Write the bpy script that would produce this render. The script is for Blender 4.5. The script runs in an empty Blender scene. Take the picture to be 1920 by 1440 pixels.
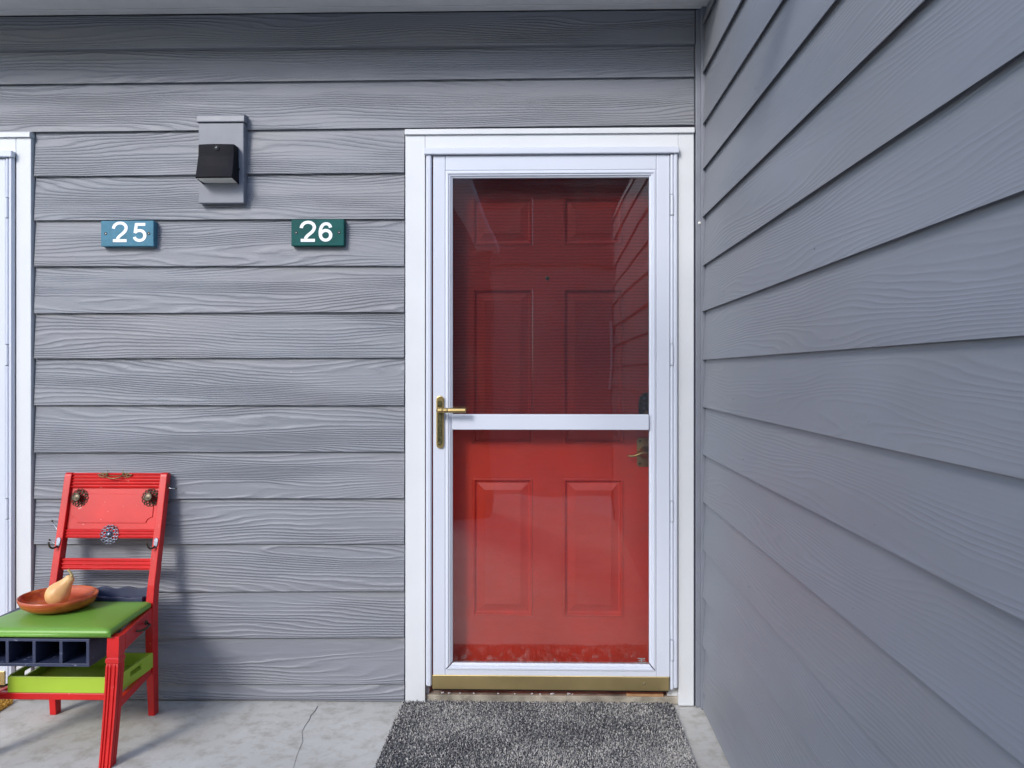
import bpy, math, random
from mathutils import Vector, Matrix
R = math.radians
random.seed(7)
SC = bpy.context.scene
COL = SC.collection

# ------------------------------------------------------------------ camera, sky, sun, exposure
D, S, H = 3.1, 492.0, 1.26            # distance to the front wall, px per metre there, eye height
FPX = D * S
YAW = R(1.3)
CX, CY = 1020 - FPX * math.tan(YAW), 697.0
cam = bpy.data.cameras.new('camera')
cam.sensor_width = 36; cam.lens = FPX / 1920 * 36
cam.shift_x = -(CX - 960) / 1920; cam.shift_y = -(720 - CY) / 1920
cam.clip_start = 0.02; cam.clip_end = 2000
co = bpy.data.objects.new('camera', cam); COL.objects.link(co)
co.location = (0, -D, H); co.rotation_euler = (R(90), 0, YAW)
SC.camera = co

SUN_EL, SUN_AZ = R(31), R(27)         # azimuth: degrees towards -X from -Y
world = bpy.data.worlds.new('World'); SC.world = world; world.use_nodes = True
nt = world.node_tree; bg = nt.nodes['Background']
sky = nt.nodes.new('ShaderNodeTexSky'); sky.sky_type = 'NISHITA'; sky.sun_disc = False
sky.sun_elevation = SUN_EL; sky.sun_rotation = R(180) + SUN_AZ; sky.ozone_density = 2.0
nt.links.new(sky.outputs[0], bg.inputs[0]); bg.inputs[1].default_value = 0.15
sl = bpy.data.lights.new('sun', 'SUN'); sl.energy = 1.0; sl.angle = R(14); sl.color = (1, .965, .92)
so = bpy.data.objects.new('sun', sl); COL.objects.link(so)
tosun = Vector((-math.sin(SUN_AZ) * math.cos(SUN_EL), -math.cos(SUN_AZ) * math.cos(SUN_EL), math.sin(SUN_EL)))
so.rotation_euler = tosun.to_track_quat('Z', 'Y').to_euler(); so.location = tosun * 30
SC.view_settings.view_transform = 'Standard'; SC.view_settings.look = 'None'
SC.view_settings.exposure = 1.12; SC.view_settings.gamma = 1
SC.view_settings.use_curve_mapping = False

def W(px, py, y=0.0):
    """world point seen at photo pixel on the plane Y = y"""
    u, v = (px - CX) / FPX, -(py - CY) / FPX
    d = Vector((-math.sin(YAW) + u * math.cos(YAW), math.cos(YAW) + u * math.sin(YAW), v))
    t = (y + D) / d.y
    return Vector((d.x * t, y, H + d.z * t))
def WX(px, y=0.0): return W(px, 697, y).x
def WZ(py, y=0.0, px=1000): return W(px, py, y).z
def FL(px, py, z=0.0):
    u, v = (px - CX) / FPX, -(py - CY) / FPX
    d = Vector((-math.sin(YAW) + u * math.cos(YAW), math.cos(YAW) + u * math.sin(YAW), v))
    t = (z - H) / d.z
    return Vector((d.x * t, -D + d.y * t, z))

# ------------------------------------------------------------------ materials
M = {}
def nodes(name):
    m = bpy.data.materials.new(name); m.use_nodes = True; M[name] = m
    n = m.node_tree.nodes; return m, n, m.node_tree.links, n['Principled BSDF']
def mth(n, l, op, a, b=None, c=None):
    q = n.new('ShaderNodeMath'); q.operation = op
    for i, v in enumerate((a, b, c)):
        if v is None: continue
        if isinstance(v, (int, float)): q.inputs[i].default_value = v
        else: l.new(v, q.inputs[i])
    return q.outputs[0]
def noise(n, l, vec, scale, detail=3, rough=.55, dist=0):
    q = n.new('ShaderNodeTexNoise'); q.inputs['Scale'].default_value = scale
    q.inputs['Detail'].default_value = detail; q.inputs['Roughness'].default_value = rough
    q.inputs['Distortion'].default_value = dist
    if vec is not None: l.new(vec, q.inputs['Vector'])
    return q.outputs['Fac']
def ramp(n, l, fac, stops):
    q = n.new('ShaderNodeValToRGB'); e = q.color_ramp.elements
    while len(e) < len(stops): e.new(.5)
    for k, (p, c) in enumerate(stops):
        e[k].position = p; e[k].color = (*c, 1) if len(c) == 3 else c
    l.new(fac, q.inputs[0]); return q.outputs[0]
def mixc(n, l, fac, a, b, mode='MIX'):
    q = n.new('ShaderNodeMix'); q.data_type = 'RGBA'; q.blend_type = mode
    if isinstance(fac, (int, float)): q.inputs[0].default_value = fac
    else: l.new(fac, q.inputs[0])
    for i, v in ((6, a), (7, b)):
        if isinstance(v, tuple): q.inputs[i].default_value = (*v, 1)
        else: l.new(v, q.inputs[i])
    return q.outputs[2]
def objvec(n, l):
    tc = n.new('ShaderNodeTexCoord'); oi = n.new('ShaderNodeObjectInfo')
    v = n.new('ShaderNodeVectorMath'); v.operation = 'ADD'
    k = n.new('ShaderNodeVectorMath'); k.operation = 'SCALE'; k.inputs[0].default_value = (31, 17, 23)
    l.new(oi.outputs['Random'], k.inputs['Scale'])
    l.new(tc.outputs['Object'], v.inputs[0]); l.new(k.outputs[0], v.inputs[1])
    return v.outputs[0], tc.outputs['Object'], oi.outputs['Random']
def bump(n, l, b, h, strength, dist):
    q = n.new('ShaderNodeBump'); q.inputs['Strength'].default_value = strength; q.inputs['Distance'].default_value = dist
    l.new(h, q.inputs['Height']); l.new(q.outputs[0], b.inputs['Normal'])
def simple(name, col, rough=.5, metal=0, var=.12, vs=8, bs=60, bd=.0006, bst=.3, spec=.5, wear=None, wears=14, wearat=.72, coat=0):
    m, n, l, b = nodes(name)
    v, ov, rnd = objvec(n, l)
    f = noise(n, l, v, vs, 4)
    lo = tuple(max(0, c * (1 - var)) for c in col); hi = tuple(min(1, c * (1 + var)) for c in col)
    c = ramp(n, l, f, [(.3, lo), (.7, hi)])
    if wear:
        w = noise(n, l, v, wears, 5, .65)
        wf = ramp(n, l, w, [(wearat, (0, 0, 0)), (min(1, wearat + .03), (1, 1, 1))])
        c = mixc(n, l, wf, c, wear)
    l.new(c, b.inputs['Base Color'])
    r = mth(n, l, 'MULTIPLY_ADD', noise(n, l, v, vs * 3, 3), .25 * rough, rough * .87)
    l.new(r, b.inputs['Roughness'])
    b.inputs['Metallic'].default_value = metal; b.inputs['Specular IOR Level'].default_value = spec
    b.inputs['Coat Weight'].default_value = coat; b.inputs['Coat Roughness'].default_value = .15
    bump(n, l, b, noise(n, l, v, bs, 3), bst, bd)
    return m

def siding(name, col, gain):
    """painted fibre-cement lap board with embossed wood grain"""
    m, n, l, b = nodes(name)
    tc = n.new('ShaderNodeTexCoord'); oi = n.new('ShaderNodeObjectInfo')
    sp = n.new('ShaderNodeSeparateXYZ'); l.new(tc.outputs['Object'], sp.inputs[0])
    u = mth(n, l, 'ADD', sp.outputs[0], sp.outputs[1])
    rnd = mth(n, l, 'MULTIPLY', oi.outputs['Random'], 60)
    z = sp.outputs[2]
    def vec(a, bz, off):
        q = n.new('ShaderNodeCombineXYZ')
        l.new(mth(n, l, 'MULTIPLY', u, a), q.inputs[0]); l.new(mth(n, l, 'MULTIPLY', z, bz), q.inputs[1])
        l.new(mth(n, l, 'ADD', rnd, off), q.inputs[2]); return q.outputs[0]
    n1 = noise(n, l, vec(.85, 7.5, 0), 1, 1.6, .4)
    n2 = noise(n, l, vec(4, 14, 9), 1, 2, .5)
    n3 = noise(n, l, vec(30, 60, 5), 1, 2, .5)
    ph = mth(n, l, 'MULTIPLY', z, 85)
    ph = mth(n, l, 'MULTIPLY_ADD', n1, 17, ph)
    ph = mth(n, l, 'MULTIPLY_ADD', n2, 1.3, ph)
    ph = mth(n, l, 'MULTIPLY_ADD', n3, .22, ph)
    s = mth(n, l, 'SINE', mth(n, l, 'MULTIPLY', ph, 6.2832))
    s = mth(n, l, 'MULTIPLY_ADD', s, .5, .5)
    s = mth(n, l, 'POWER', s, 2.2)
    mk = noise(n, l, vec(1.3, 12, 21), 1, 2, .5)
    mk = ramp(n, l, mk, [(.36, (.10, .10, .10)), (.56, (1, 1, 1))])
    h = mth(n, l, 'MULTIPLY', s, mk)
    fine = noise(n, l, vec(20, 240, 3), 1, 2, .6)
    h = mth(n, l, 'MULTIPLY_ADD', fine, .18, h)
    h = mth(n, l, 'MULTIPLY_ADD', noise(n, l, vec(3, 10, 40), 1, 2), .8, h)
    bump(n, l, b, h, gain, .0032)
    f = noise(n, l, vec(1.6, 5, 12), 1, 4, .6)
    c = ramp(n, l, f, [(.3, tuple(x * .93 for x in col)), (.7, tuple(x * 1.07 for x in col))])
    f2 = noise(n, l, vec(.8, 2, 32), 1, 3, .6)
    c = mixc(n, l, ramp(n, l, f2, [(.45, (0, 0, 0)), (.75, (.55, .55, .55))]), c, (col[0] * 1.12, col[1] * 1.03, col[2] * .93))
    dirt = noise(n, l, vec(60, 60, 2), 1, 2, .5)
    c = mixc(n, l, ramp(n, l, dirt, [(.77, (0, 0, 0)), (.80, (.6, .6, .6))]), c, (.35, .35, .34))
    l.new(c, b.inputs['Base Color'])
    l.new(mth(n, l, 'MULTIPLY_ADD', f, .18, .40), b.inputs['Roughness'])
    b.inputs['Specular IOR Level'].default_value = .42
siding('siding_front', (.208, .218, .247), .8)
siding('siding_side', (.208, .218, .247), .21)

simple('grey_trim', (.19, .201, .236), .45, var=.08, bs=90)
simple('white_paint', (.64, .655, .675), .42, var=.03, vs=5, bs=70, bd=.0005, wear=(.45, .43, .4), wears=26, wearat=.725)
simple('white_metal', (.59, .62, .70), .30, var=.02, vs=3, bs=20, bd=.0002, wear=(.5, .5, .5), wears=30, wearat=.82)
simple('brass', (.50, .36, .15), .34, metal=1, var=.25, vs=14, bs=40, bd=.0004)
simple('brushed_brass', (.62, .49, .24), .46, metal=1, var=.10, vs=5, bs=30, bd=.0002, wear=(.75, .7, .55), wears=45, wearat=.74)
simple('dark_brass', (.075, .07, .035), .42, metal=.85, var=.5, vs=90, bs=150, bd=.003, bst=.8)
simple('aged_brass', (.22, .17, .09), .42, metal=1, var=.35, vs=60, bs=240, bd=.002, bst=.7)
simple('bronze', (.075, .062, .045), .38, metal=.9, var=.4, vs=80, bs=160, bd=.0005)
simple('pewter', (.20, .215, .26), .30, metal=1, var=.4, vs=80, bs=160, bd=.0005)
simple('steel', (.55, .56, .58), .25, metal=1)
simple('dark_hole', (.015, .015, .016), .6)
simple('red_door', (.80, .062, .030), .34, var=.10, vs=4, bs=140, bd=.0004, bst=.25, wear=(.62, .2, .17), wears=34, wearat=.715)
simple('red_chair', (.55, .012, .012), .34, var=.12, vs=9, bs=120, bd=.0004, bst=.3, wear=(.72, .40, .32), wears=42, wearat=.68, spec=.35, coat=.08)
simple('green_vinyl', (.155, .34, .045), .40, var=.07, vs=7, bs=320, bd=.0004, bst=.4)
simple('lime_paint', (.36, .53, .035), .40, var=.07, vs=6, bs=90, bd=.0003)
simple('navy_paint', (.026, .034, .075), .45, var=.3, vs=12, bs=120, bd=.0005, wear=(.2, .22, .3), wears=40, wearat=.645)
simple('black_plastic', (.007, .007, .011), .6, spec=.12, var=.2, bs=400, bd=.0003)
simple('lens_plastic', (.75, .74, .68), .3, var=.04)
simple('sign_blue', (.06, .19, .27), .5, spec=.25, var=.16, vs=30, bs=90, wear=(.03, .12, .22), wears=95, wearat=.68)
simple('sign_green', (.002, .075, .07), .5, spec=.2, var=.14, vs=20, bs=90, wear=(.05, .3, .3), wears=60, wearat=.78)
simple('numeral_white', (.82, .84, .88), .45, var=.03)
simple('ceiling_paint', (.66, .66, .67), .6, var=.06)
simple('wood_scrap', (.42, .24, .12), .65, var=.3, vs=30)
simple('sill_dust', (.30, .27, .22), .85, var=.45, vs=18, bs=120, bd=.002, wear=(.62, .6, .56), wears=60, wearat=.66)
simple('path_paving', (.20, .195, .185), .85, var=.25, vs=3, bs=60, bd=.003)
simple('bark', (.09, .065, .045), .9, var=.4, vs=20, bs=40, bd=.01)
simple('leaf', (.06, .11, .03), .55, var=.5, vs=3)
simple('lawn', (.07, .11, .035), .9, var=.4, vs=2, bs=60, bd=.02)
simple('far_siding', (.11, .115, .12), .6, var=.1)
simple('pale_wall', (.24, .24, .24), .7, var=.08)
simple('far_roof', (.05, .05, .055), .9, var=.2)
simple('squash_stem', (.42, .33, .14), .8, var=.35, vs=50, bs=120, bd=.002)
simple('rubber', (.02, .02, .02), .8)

# concrete
m, n, l, b = nodes('concrete')
tc = n.new('ShaderNodeTexCoord'); v = tc.outputs['Object']
f = noise(n, l, v, 2.2, 6, .62, .4); g = noise(n, l, v, 14, 5, .7); s_ = noise(n, l, v, 120, 3, .6)
c = ramp(n, l, f, [(.28, (.40, .385, .355)), (.5, (.50, .49, .46)), (.72, (.60, .59, .565))])
c = mixc(n, l, ramp(n, l, g, [(.48, (0, 0, 0)), (.72, (.75, .75, .75))]), c, (.30, .27, .22))
c = mixc(n, l, ramp(n, l, s_, [(.66, (0, 0, 0)), (.72, (.7, .7, .7))]), c, (.2, .19, .17))
l.new(c, b.inputs['Base Color']); b.inputs['Roughness'].default_value = .72
bump(n, l, b, noise(n, l, v, 90, 4, .7), .35, .002)
# glass: clear sheet, surface reflection by Fresnel, a little dust
def glass(name, dust, tint):
    m, n, l, b = nodes(name); n.remove(b)
    out = n['Material Output']
    tr = n.new('ShaderNodeBsdfTransparent'); tr.inputs[0].default_value = (*tint, 1)
    gl = n.new('ShaderNodeBsdfGlossy'); gl.inputs['Roughness'].default_value = .012
    fr = n.new('ShaderNodeFresnel'); fr.inputs[0].default_value = 1.5
    tc = n.new('ShaderNodeTexCoord'); v = tc.outputs['Object']
    bp = n.new('ShaderNodeBump'); bp.inputs['Strength'].default_value = .06; bp.inputs['Distance'].default_value = .02
    l.new(noise(n, l, v, 3.2, 1), bp.inputs['Height']); l.new(bp.outputs[0], gl.inputs['Normal'])
    mx = n.new('ShaderNodeMixShader'); l.new(mth(n, l, 'MULTIPLY', fr.outputs[0], 1.75), mx.inputs[0])
    l.new(tr.outputs[0], mx.inputs[1]); l.new(gl.outputs[0], mx.inputs[2])
    df = n.new('ShaderNodeBsdfDiffuse'); df.inputs[0].default_value = (.75, .74, .72, 1)
    sp = n.new('ShaderNodeSeparateXYZ'); l.new(v, sp.inputs[0])
    low = mth(n, l, 'MULTIPLY_ADD', sp.outputs[2], -7 if dust else 7, -2.45 if dust else -2.0)
    low.node.use_clamp = True
    d1 = ramp(n, l, noise(n, l, v, 30, 6, .75), [(.50, (0, 0, 0)), (.80, (.55, .55, .55))])
    d2 = ramp(n, l, noise(n, l, v, 6, 4, .6), [(.5, (0, 0, 0)), (.8, (.012, .012, .012))])
    d3 = ramp(n, l, noise(n, l, v, 140, 2, .5), [(.76, (0, 0, 0)), (.78, (.6, .6, .6))])
    dd = mth(n, l, 'MULTIPLY', mth(n, l, 'ADD', mth(n, l, 'MULTIPLY', d1, .8 if dust else .0), d3), low)
    dd = mth(n, l, 'ADD', mth(n, l, 'MULTIPLY', dd, .8), mth(n, l, 'MULTIPLY', d2, .8)); dd.node.use_clamp = True
    m2 = n.new('ShaderNodeMixShader'); l.new(dd, m2.inputs[0]); l.new(mx.outputs[0], m2.inputs[1]); l.new(df.outputs[0], m2.inputs[2])
    l.new(m2.outputs[0], out.inputs[0])
glass('glass_lower', True, (.97, .97, .97)); glass('glass_upper', False, (.95, .95, .97))
# insect screen: fine dark mesh, about half open
m, n, l, b = nodes('insect_screen'); n.remove(b); out = n['Material Output']
tr = n.new('ShaderNodeBsdfTransparent'); df = n.new('ShaderNodeBsdfDiffuse'); df.inputs[0].default_value = (.06, .05, .06, 1)
tc = n.new('ShaderNodeTexCoord'); v = tc.outputs['Object']; sp = n.new('ShaderNodeSeparateXYZ'); l.new(v, sp.inputs[0])
wv = mth(n, l, 'SINE', mth(n, l, 'MULTIPLY_ADD', sp.outputs[2], 520, mth(n, l, 'MULTIPLY', noise(n, l, v, 5, 2), 8)))
mx = n.new('ShaderNodeMixShader'); l.new(mth(n, l, 'MULTIPLY_ADD', wv, .05, .235), mx.inputs[0])
l.new(tr.outputs[0], mx.inputs[1]); l.new(df.outputs[0], mx.inputs[2]); l.new(mx.outputs[0], out.inputs[0])
# bowl: red stained turned wood
m, n, l, b = nodes('bowl_wood'); v, ov, r_ = objvec(n, l)
mp = n.new('ShaderNodeMapping'); mp.inputs['Scale'].default_value = (3, 9, 26); l.new(v, mp.inputs[0])
f = noise(n, l, mp.outputs[0], 2.2, 5, .6, .5)
l.new(ramp(n, l, f, [(.28, (.28, .035, .012)), (.5, (.48, .085, .022)), (.72, (.62, .19, .05))]), b.inputs['Base Color'])
b.inputs['Roughness'].default_value = .3; b.inputs['Coat Weight'].default_value = .3
# squash skin
m, n, l, b = nodes('squash_skin'); v, ov, r_ = objvec(n, l)
f = noise(n, l, v, 14, 4); g = noise(n, l, v, 55, 2)
c = ramp(n, l, f, [(.3, (.68, .36, .13)), (.7, (.80, .50, .22))])
c = mixc(n, l, ramp(n, l, g, [(.73, (0, 0, 0)), (.76, (.8, .8, .8))]), c, (.3, .15, .05))
l.new(c, b.inputs['Base Color']); b.inputs['Roughness'].default_value = .42
bump(n, l, b, noise(n, l, v, 40, 3), .2, .002)
# mat piles
def pile(name, stops, sc):
    m, n, l, b = nodes(name); tc = n.new('ShaderNodeTexCoord')
    f = noise(n, l, tc.outputs['Object'], sc, 2, .6); g = noise(n, l, tc.outputs['Object'], 3, 3)
    f = mth(n, l, 'MULTIPLY_ADD', mth(n, l, 'SUBTRACT', g, .5), .35, f)
    l.new(ramp(n, l, f, stops), b.inputs['Base Color']); b.inputs['Roughness'].default_value = .95
    b.inputs['Specular IOR Level'].default_value = .1
pile('grey_pile', [(.36, (.05, .05, .055)), (.48, (.14, .14, .15)), (.60, (.50, .48, .45))], 130)
pile('coir', [(.35, (.30, .16, .03)), (.6, (.62, .38, .09))], 110)

# ------------------------------------------------------------------ mesh helpers
class MB:
    def __init__(s): s.v, s.f = [], []
    def add(s, vs, fs):
        o = len(s.v); s.v += [tuple(p) for p in vs]; s.f += [tuple(i + o for i in f) for f in fs]; return s
    def box(s, x0, x1, y0, y1, z0, z1):
        return s.add([(x0, y0, z0), (x1, y0, z0), (x1, y1, z0), (x0, y1, z0), (x0, y0, z1), (x1, y0, z1), (x1, y1, z1), (x0, y1, z1)],
                     [(0, 3, 2, 1), (4, 5, 6, 7), (0, 1, 5, 4), (1, 2, 6, 5), (2, 3, 7, 6), (3, 0, 4, 7)])
    def loft(s, rings, cap=True, closed=True):
        k = len(rings[0]); vs = [p for r in rings for p in r]; fs = []
        for i in range(len(rings) - 1):
            for j in range(k if closed else k - 1):
                a, b_ = i * k + j, i * k + (j + 1) % k
                fs.append((a, b_, b_ + k, a + k))
        if cap:
            fs.append(tuple(range(k - 1, -1, -1))); fs.append(tuple((len(rings) - 1) * k + j for j in range(k)))
        return s.add(vs, fs)
    def tube(s, pts, rad, k=8, cap=True):
        pts = [Vector(p) for p in pts]; rings = []
        if isinstance(rad, (int, float)): rad = [rad] * len(pts)
        up = None
        for i, p in enumerate(pts):
            t = (pts[min(i + 1, len(pts) - 1)] - pts[max(i - 1, 0)]).normalized()
            if up is None: up = t.orthogonal().normalized()
            a = (up - t * up.dot(t)).normalized(); up = a; b_ = t.cross(a)
            rings.append([p + (a * math.cos(q) + b_ * math.sin(q)) * rad[i] for q in [2 * math.pi * j / k for j in range(k)]])
        return s.loft(rings, cap)
    def lathe(s, prof, o, axis, k=24, mod=None):
        axis = Vector(axis).normalized(); a = axis.orthogonal().normalized(); b_ = axis.cross(a); o = Vector(o); rings = []
        for (r, h) in prof:
            ring = []
            for j in range(k):
                q = 2 * math.pi * j / k; rr = r * (mod(q, r) if mod else 1)
                ring.append(o + axis * h + (a * math.cos(q) + b_ * math.sin(q)) * rr)
            rings.append(ring)
        return s.loft(rings)
    def prism_x(s, prof, x0, x1):      # profile of (y, z), extruded along X
        return s.loft([[(x0, y, z) for y, z in prof], [(x1, y, z) for y, z in prof]])
    def prism(s, poly, fn, d0, d1):    # poly of (a, b); fn(a, b, d) -> point
        return s.loft([[fn(a, b_, d0) for a, b_ in poly], [fn(a, b_, d1) for a, b_ in poly]])
    def ball(s, c, r, k=8):
        rings = []
        for i in range(1, k):
            q = math.pi * i / k
            rings.append([(c[0] + r * math.sin(q) * math.cos(t), c[1] + r * math.sin(q) * math.sin(t), c[2] + r * math.cos(q)) for t in [2 * math.pi * j / k for j in range(k)]])
        return s.loft(rings)
    def build(s, name, mat, parent=None, bevel=0, smooth=False, seg=2, subsurf=0):
        lo = [min(p[i] for p in s.v) for i in range(3)]; hi = [max(p[i] for p in s.v) for i in range(3)]
        c = Vector([(a + b_) / 2 for a, b_ in zip(lo, hi)])
        me = bpy.data.meshes.new(name); me.from_pydata([Vector(p) - c for p in s.v], [], s.f)
        me.validate(); me.update()
        import bmesh
        bm = bmesh.new(); bm.from_mesh(me); bmesh.ops.recalc_face_normals(bm, faces=bm.faces); bm.to_mesh(me); bm.free()
        if smooth:
            for p in me.polygons: p.use_smooth = True
        me.materials.append(M[mat])
        o = bpy.data.objects.new(name, me); COL.objects.link(o)
        place(o, c, parent)
        if subsurf:
            q = o.modifiers.new('sub', 'SUBSURF'); q.levels = q.render_levels = subsurf
        if bevel:
            q = o.modifiers.new('bevel', 'BEVEL'); q.width = bevel; q.segments = seg; q.limit_method = 'ANGLE'; q.angle_limit = R(35)
            q.harden_normals = False
        return o
WORLDPOS = {}
def place(o, c, parent):
    o.location = c if parent is None else c - WORLDPOS[parent.name]
    WORLDPOS[o.name] = Vector(c)
    if parent is not None: o.parent = parent
def box(*a): return MB().box(*a)
def thing(name, label, cat, loc=(0, 0, 0), group=None):
    o = bpy.data.objects.new(name, None); COL.objects.link(o); o.empty_display_size = .1
    place(o, Vector(loc), None); return tag(o, label, cat, group)
def tag(o, label, cat, group=None, kind=None):
    o['label'] = label; o['category'] = cat
    if group: o['group'] = group
    if kind: o['kind'] = kind
    return o
def struct(o, label=None):
    o['kind'] = 'structure'
    if label: o['label'] = label
    return o
def copy_tree(o, parent=None):
    c = o.copy(); COL.objects.link(c); c.parent = parent
    for ch in o.children: copy_tree(ch, c)
    return c

# ------------------------------------------------------------------ key positions
XC = WX(1303, -.02)                     # front face meets inside-corner trim
XW = WX(1318, -.05) + .019                     # plane of the side wall
XL = -4.3                               # where the front wall stops
ZB = 0.012
CAS = -.030                             # casing face
cx0, cx1 = WX(760, CAS), WX(1301, CAS)  # casing outer edges, unit 26
DX = WX(58, CAS) - cx1                  # unit 25 is the same door, this far along
ztop = WZ(241, CAS)

# ------------------------------------------------------------------ setting
g = MB(); g.add([(-400, -400, -.16), (400, -400, -.16), (400, 400, -.16), (-400, 400, -.16)], [(0, 1, 2, 3)])
struct(g.build('ground', 'lawn'), 'lawn beyond the porch')
fl = struct(box(-5.0, 1.2, -5.2, .25, -.15, 0).build('porch_floor', 'concrete', bevel=.006), 'pale concrete porch floor with a hairline crack')
# hairline crack
pts = [(596, 1324), (590, 1334), (583, 1341), (580, 1350), (573, 1359), (566, 1372), (568, 1390), (557, 1415), (549, 1445)]
P = [FL(x, y, .0012) for x, y in pts]; c = MB()
for i in range(len(P) - 1):
    w0, w1 = Vector((.0013 * (1 - i / 11), 0, 0)), Vector((.0013 * (1 - (i + 1) / 11), 0, 0))
    c.add([P[i] - w0, P[i] + w0, P[i + 1] + w1, P[i + 1] - w1], [(0, 1, 2, 3)])
c.build('crack', 'dark_hole', fl)
struct(box(-9, 9, -10.5, -5.23, -.15, -.02).build('path', 'path_paving'), 'concrete path in front of the porch')

# porch ceiling of boards, with a fascia
ZC = 2.62; YE = -.36
ceil = struct(box(-5, 1.0, YE, .2, ZC + .02, ZC + .12).build('ceiling', 'ceiling_paint'), 'painted porch ceiling')
for i in range(3):
    y0 = YE + .0 + i * .14
    box(-5, XW + .1, y0, min(y0 + .135, -.036), ZC, ZC + .018).build('ceiling_board', 'ceiling_paint', ceil, bevel=.003)
box(-5.02, 1.02, YE - .03, YE - .002, ZC - .03, ZC + .16).build('fascia_board', 'grey_trim', ceil, bevel=.003)

# ------------------------------------------------------------------ front wall of lap siding
wall = thing('siding_wall', 'grey wood-grain lap siding wall with the house numbers, lamp and white door frames', 'wall', (0, .1, 0))
ix0, ix1 = WX(797, CAS), WX(1272, CAS)     # rough door opening
zopen = WZ(283, CAS)
for xa, xb, za, zb in ((XL, ix0 + DX, 0, zopen), (ix1 + DX, ix0, 0, zopen), (ix1, XW + .15, 0, zopen), (XL, XW + .15, zopen, 2.75)):
    box(xa, xb, .001, .14, za, zb).build('wall_backing', 'grey_trim', wall)
laps = [(98, 92), (159, 151), (249, 241.5), (332, 324.5), (414.5, 411), (500, 499), (588, 586), (672, 671), (760, 760), (848, 847),
        (935, 934), (1020, 1019), (1109, 1108), (1195, 1195), (1281, 1282), (1309, 1310)]
def lapz(i, x):
    a, b_ = laps[i]
    za, zb_ = W(60, a, -.015).z, W(757, b_, -.015).z
    xa, xb = WX(60, -.015), WX(757, -.015)
    return za + (zb_ - za) * (x - xa) / (xb - xa)
def board(parent, p0, p1, z0a, z0b, z1a, z1b, out, name='siding_board', mat='siding_front'):
    """one tapered lap board from p0 to p1 (x, y); out = outward normal"""
    p0, p1, out = Vector(p0), Vector(p1), Vector(out); rings = []
    nseg = 5
    for k in range(nseg + 1):
        t = k / nseg; p = p0.lerp(p1, t); z0 = z0a + (z0b - z0a) * t + random.uniform(-.0009, .0009); z1 = z1a + (z1b - z1a) * t + .026
        bw = random.uniform(-.0006, .0012)
        rings.append([(p.x + out.x * (.0225 + bw), p.y + out.y * (.0225 + bw), z0), (p.x + out.x * .0085, p.y + out.y * .0085, z1),
                      (p.x + out.x * .001, p.y + out.y * .001, z1), (p.x + out.x * (.0115 + bw), p.y + out.y * (.0115 + bw), z0 + .009)])
    return MB().loft(rings).build(name, mat, parent, bevel=.0012, seg=1)
gap = .006
for i in range(1, len(laps)):
    full = i <= 2
    spans = [(XL, XC - .002)] if full else [(XL, cx0 + DX - gap), (cx1 + DX + gap, cx0 - gap)]
    for xa, xb in spans:
        top = i - 1
        board(wall, (xa, 0), (xb, 0), lapz(i, xa), lapz(i, xb), lapz(top, xa), lapz(top, xb), (0, -1))
# frieze board above the top lap, foot flashing below the last board
z98 = lapz(0, -.8)
box(XL, XC - .002, -.034, -.0005, z98 + .004, ZC - .001).build('frieze_board', 'siding_front', wall, bevel=.003)
for xa, xb in ((XL, cx0 + DX - gap), (cx1 + DX + gap, cx0 - gap)):
    box(xa, xb, -.013, .0005, .0015, lapz(15, -1) + .004).build('base_flashing', 'grey_trim', wall, bevel=.002)
box(cx1 + .001, XC, -.013, .0005, .0015, ztop).build('filler_strip', 'grey_trim', wall)
nail = MB()
p = W(781, 143, -.021); MB().lathe([(.0035, 0), (.0035, .003), (.001, .004)], (p.x, -.017, p.z), (0, -1, 0), 8).build('nail_head', 'steel', wall)

# ------------------------------------------------------------------ side wall
side = thing('side_siding_wall', 'grey lap siding return wall meeting the door wall in an inside corner', 'wall', (XW + .1, -1.9, 0))
YEND = -3.95
box(XW + .001, XW + .14, YEND, -.001, 0, ZC).build('wall_backing', 'grey_trim', side)
ct = box(XC + .0005, XW - .0005, -.036, -.0008, .0015, ZC - .001).build('corner_trim', 'grey_trim', side, bevel=.002)
box(XW - .026, XW - .0008, -.060, -.0365, .0015, ZC - .001).build('corner_trim', 'grey_trim', side, bevel=.002)
p = W(1312, 418, -.04); MB().ball((p.x, -.037, p.z), .006, 6).build('sealant_blob', 'lens_plastic', ct, smooth=True)
sl_y = [137.7 - 90, 137.7, 233, 318, 407.5, 498.7, 585, 674.7, 764, 852, 941, 1030.5, 1119, 1210, 1295, 1322]
sz = [ZC - .03] + [W(1318, y, -.06).z for y in sl_y]
sz[-1] = .008
for i in range(1, len(sz)):
    board(side, (XW, -.0615), (XW, YEND), sz[i], sz[i], sz[i - 1], sz[i - 1] + random.uniform(-.002, .002), (-1, 0), mat='siding_side')
for i in range(2, len(sz) - 1):
    for k in range(2):
        yy = -.35 - k * .81 - random.uniform(0, .5); zz = sz[i] + random.uniform(.015, .05)
        MB().lathe([(.0028, 0), (.0028, .0022), (.0012, .003)], (XW - .0185, yy, zz), (-1, 0, .07), 7).build('nail_head', 'grey_trim', side)
box(XW - .03, XW + .16, YEND - .03, YEND - .001, .001, ZC).build('end_trim', 'grey_trim', side, bevel=.003)

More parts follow.
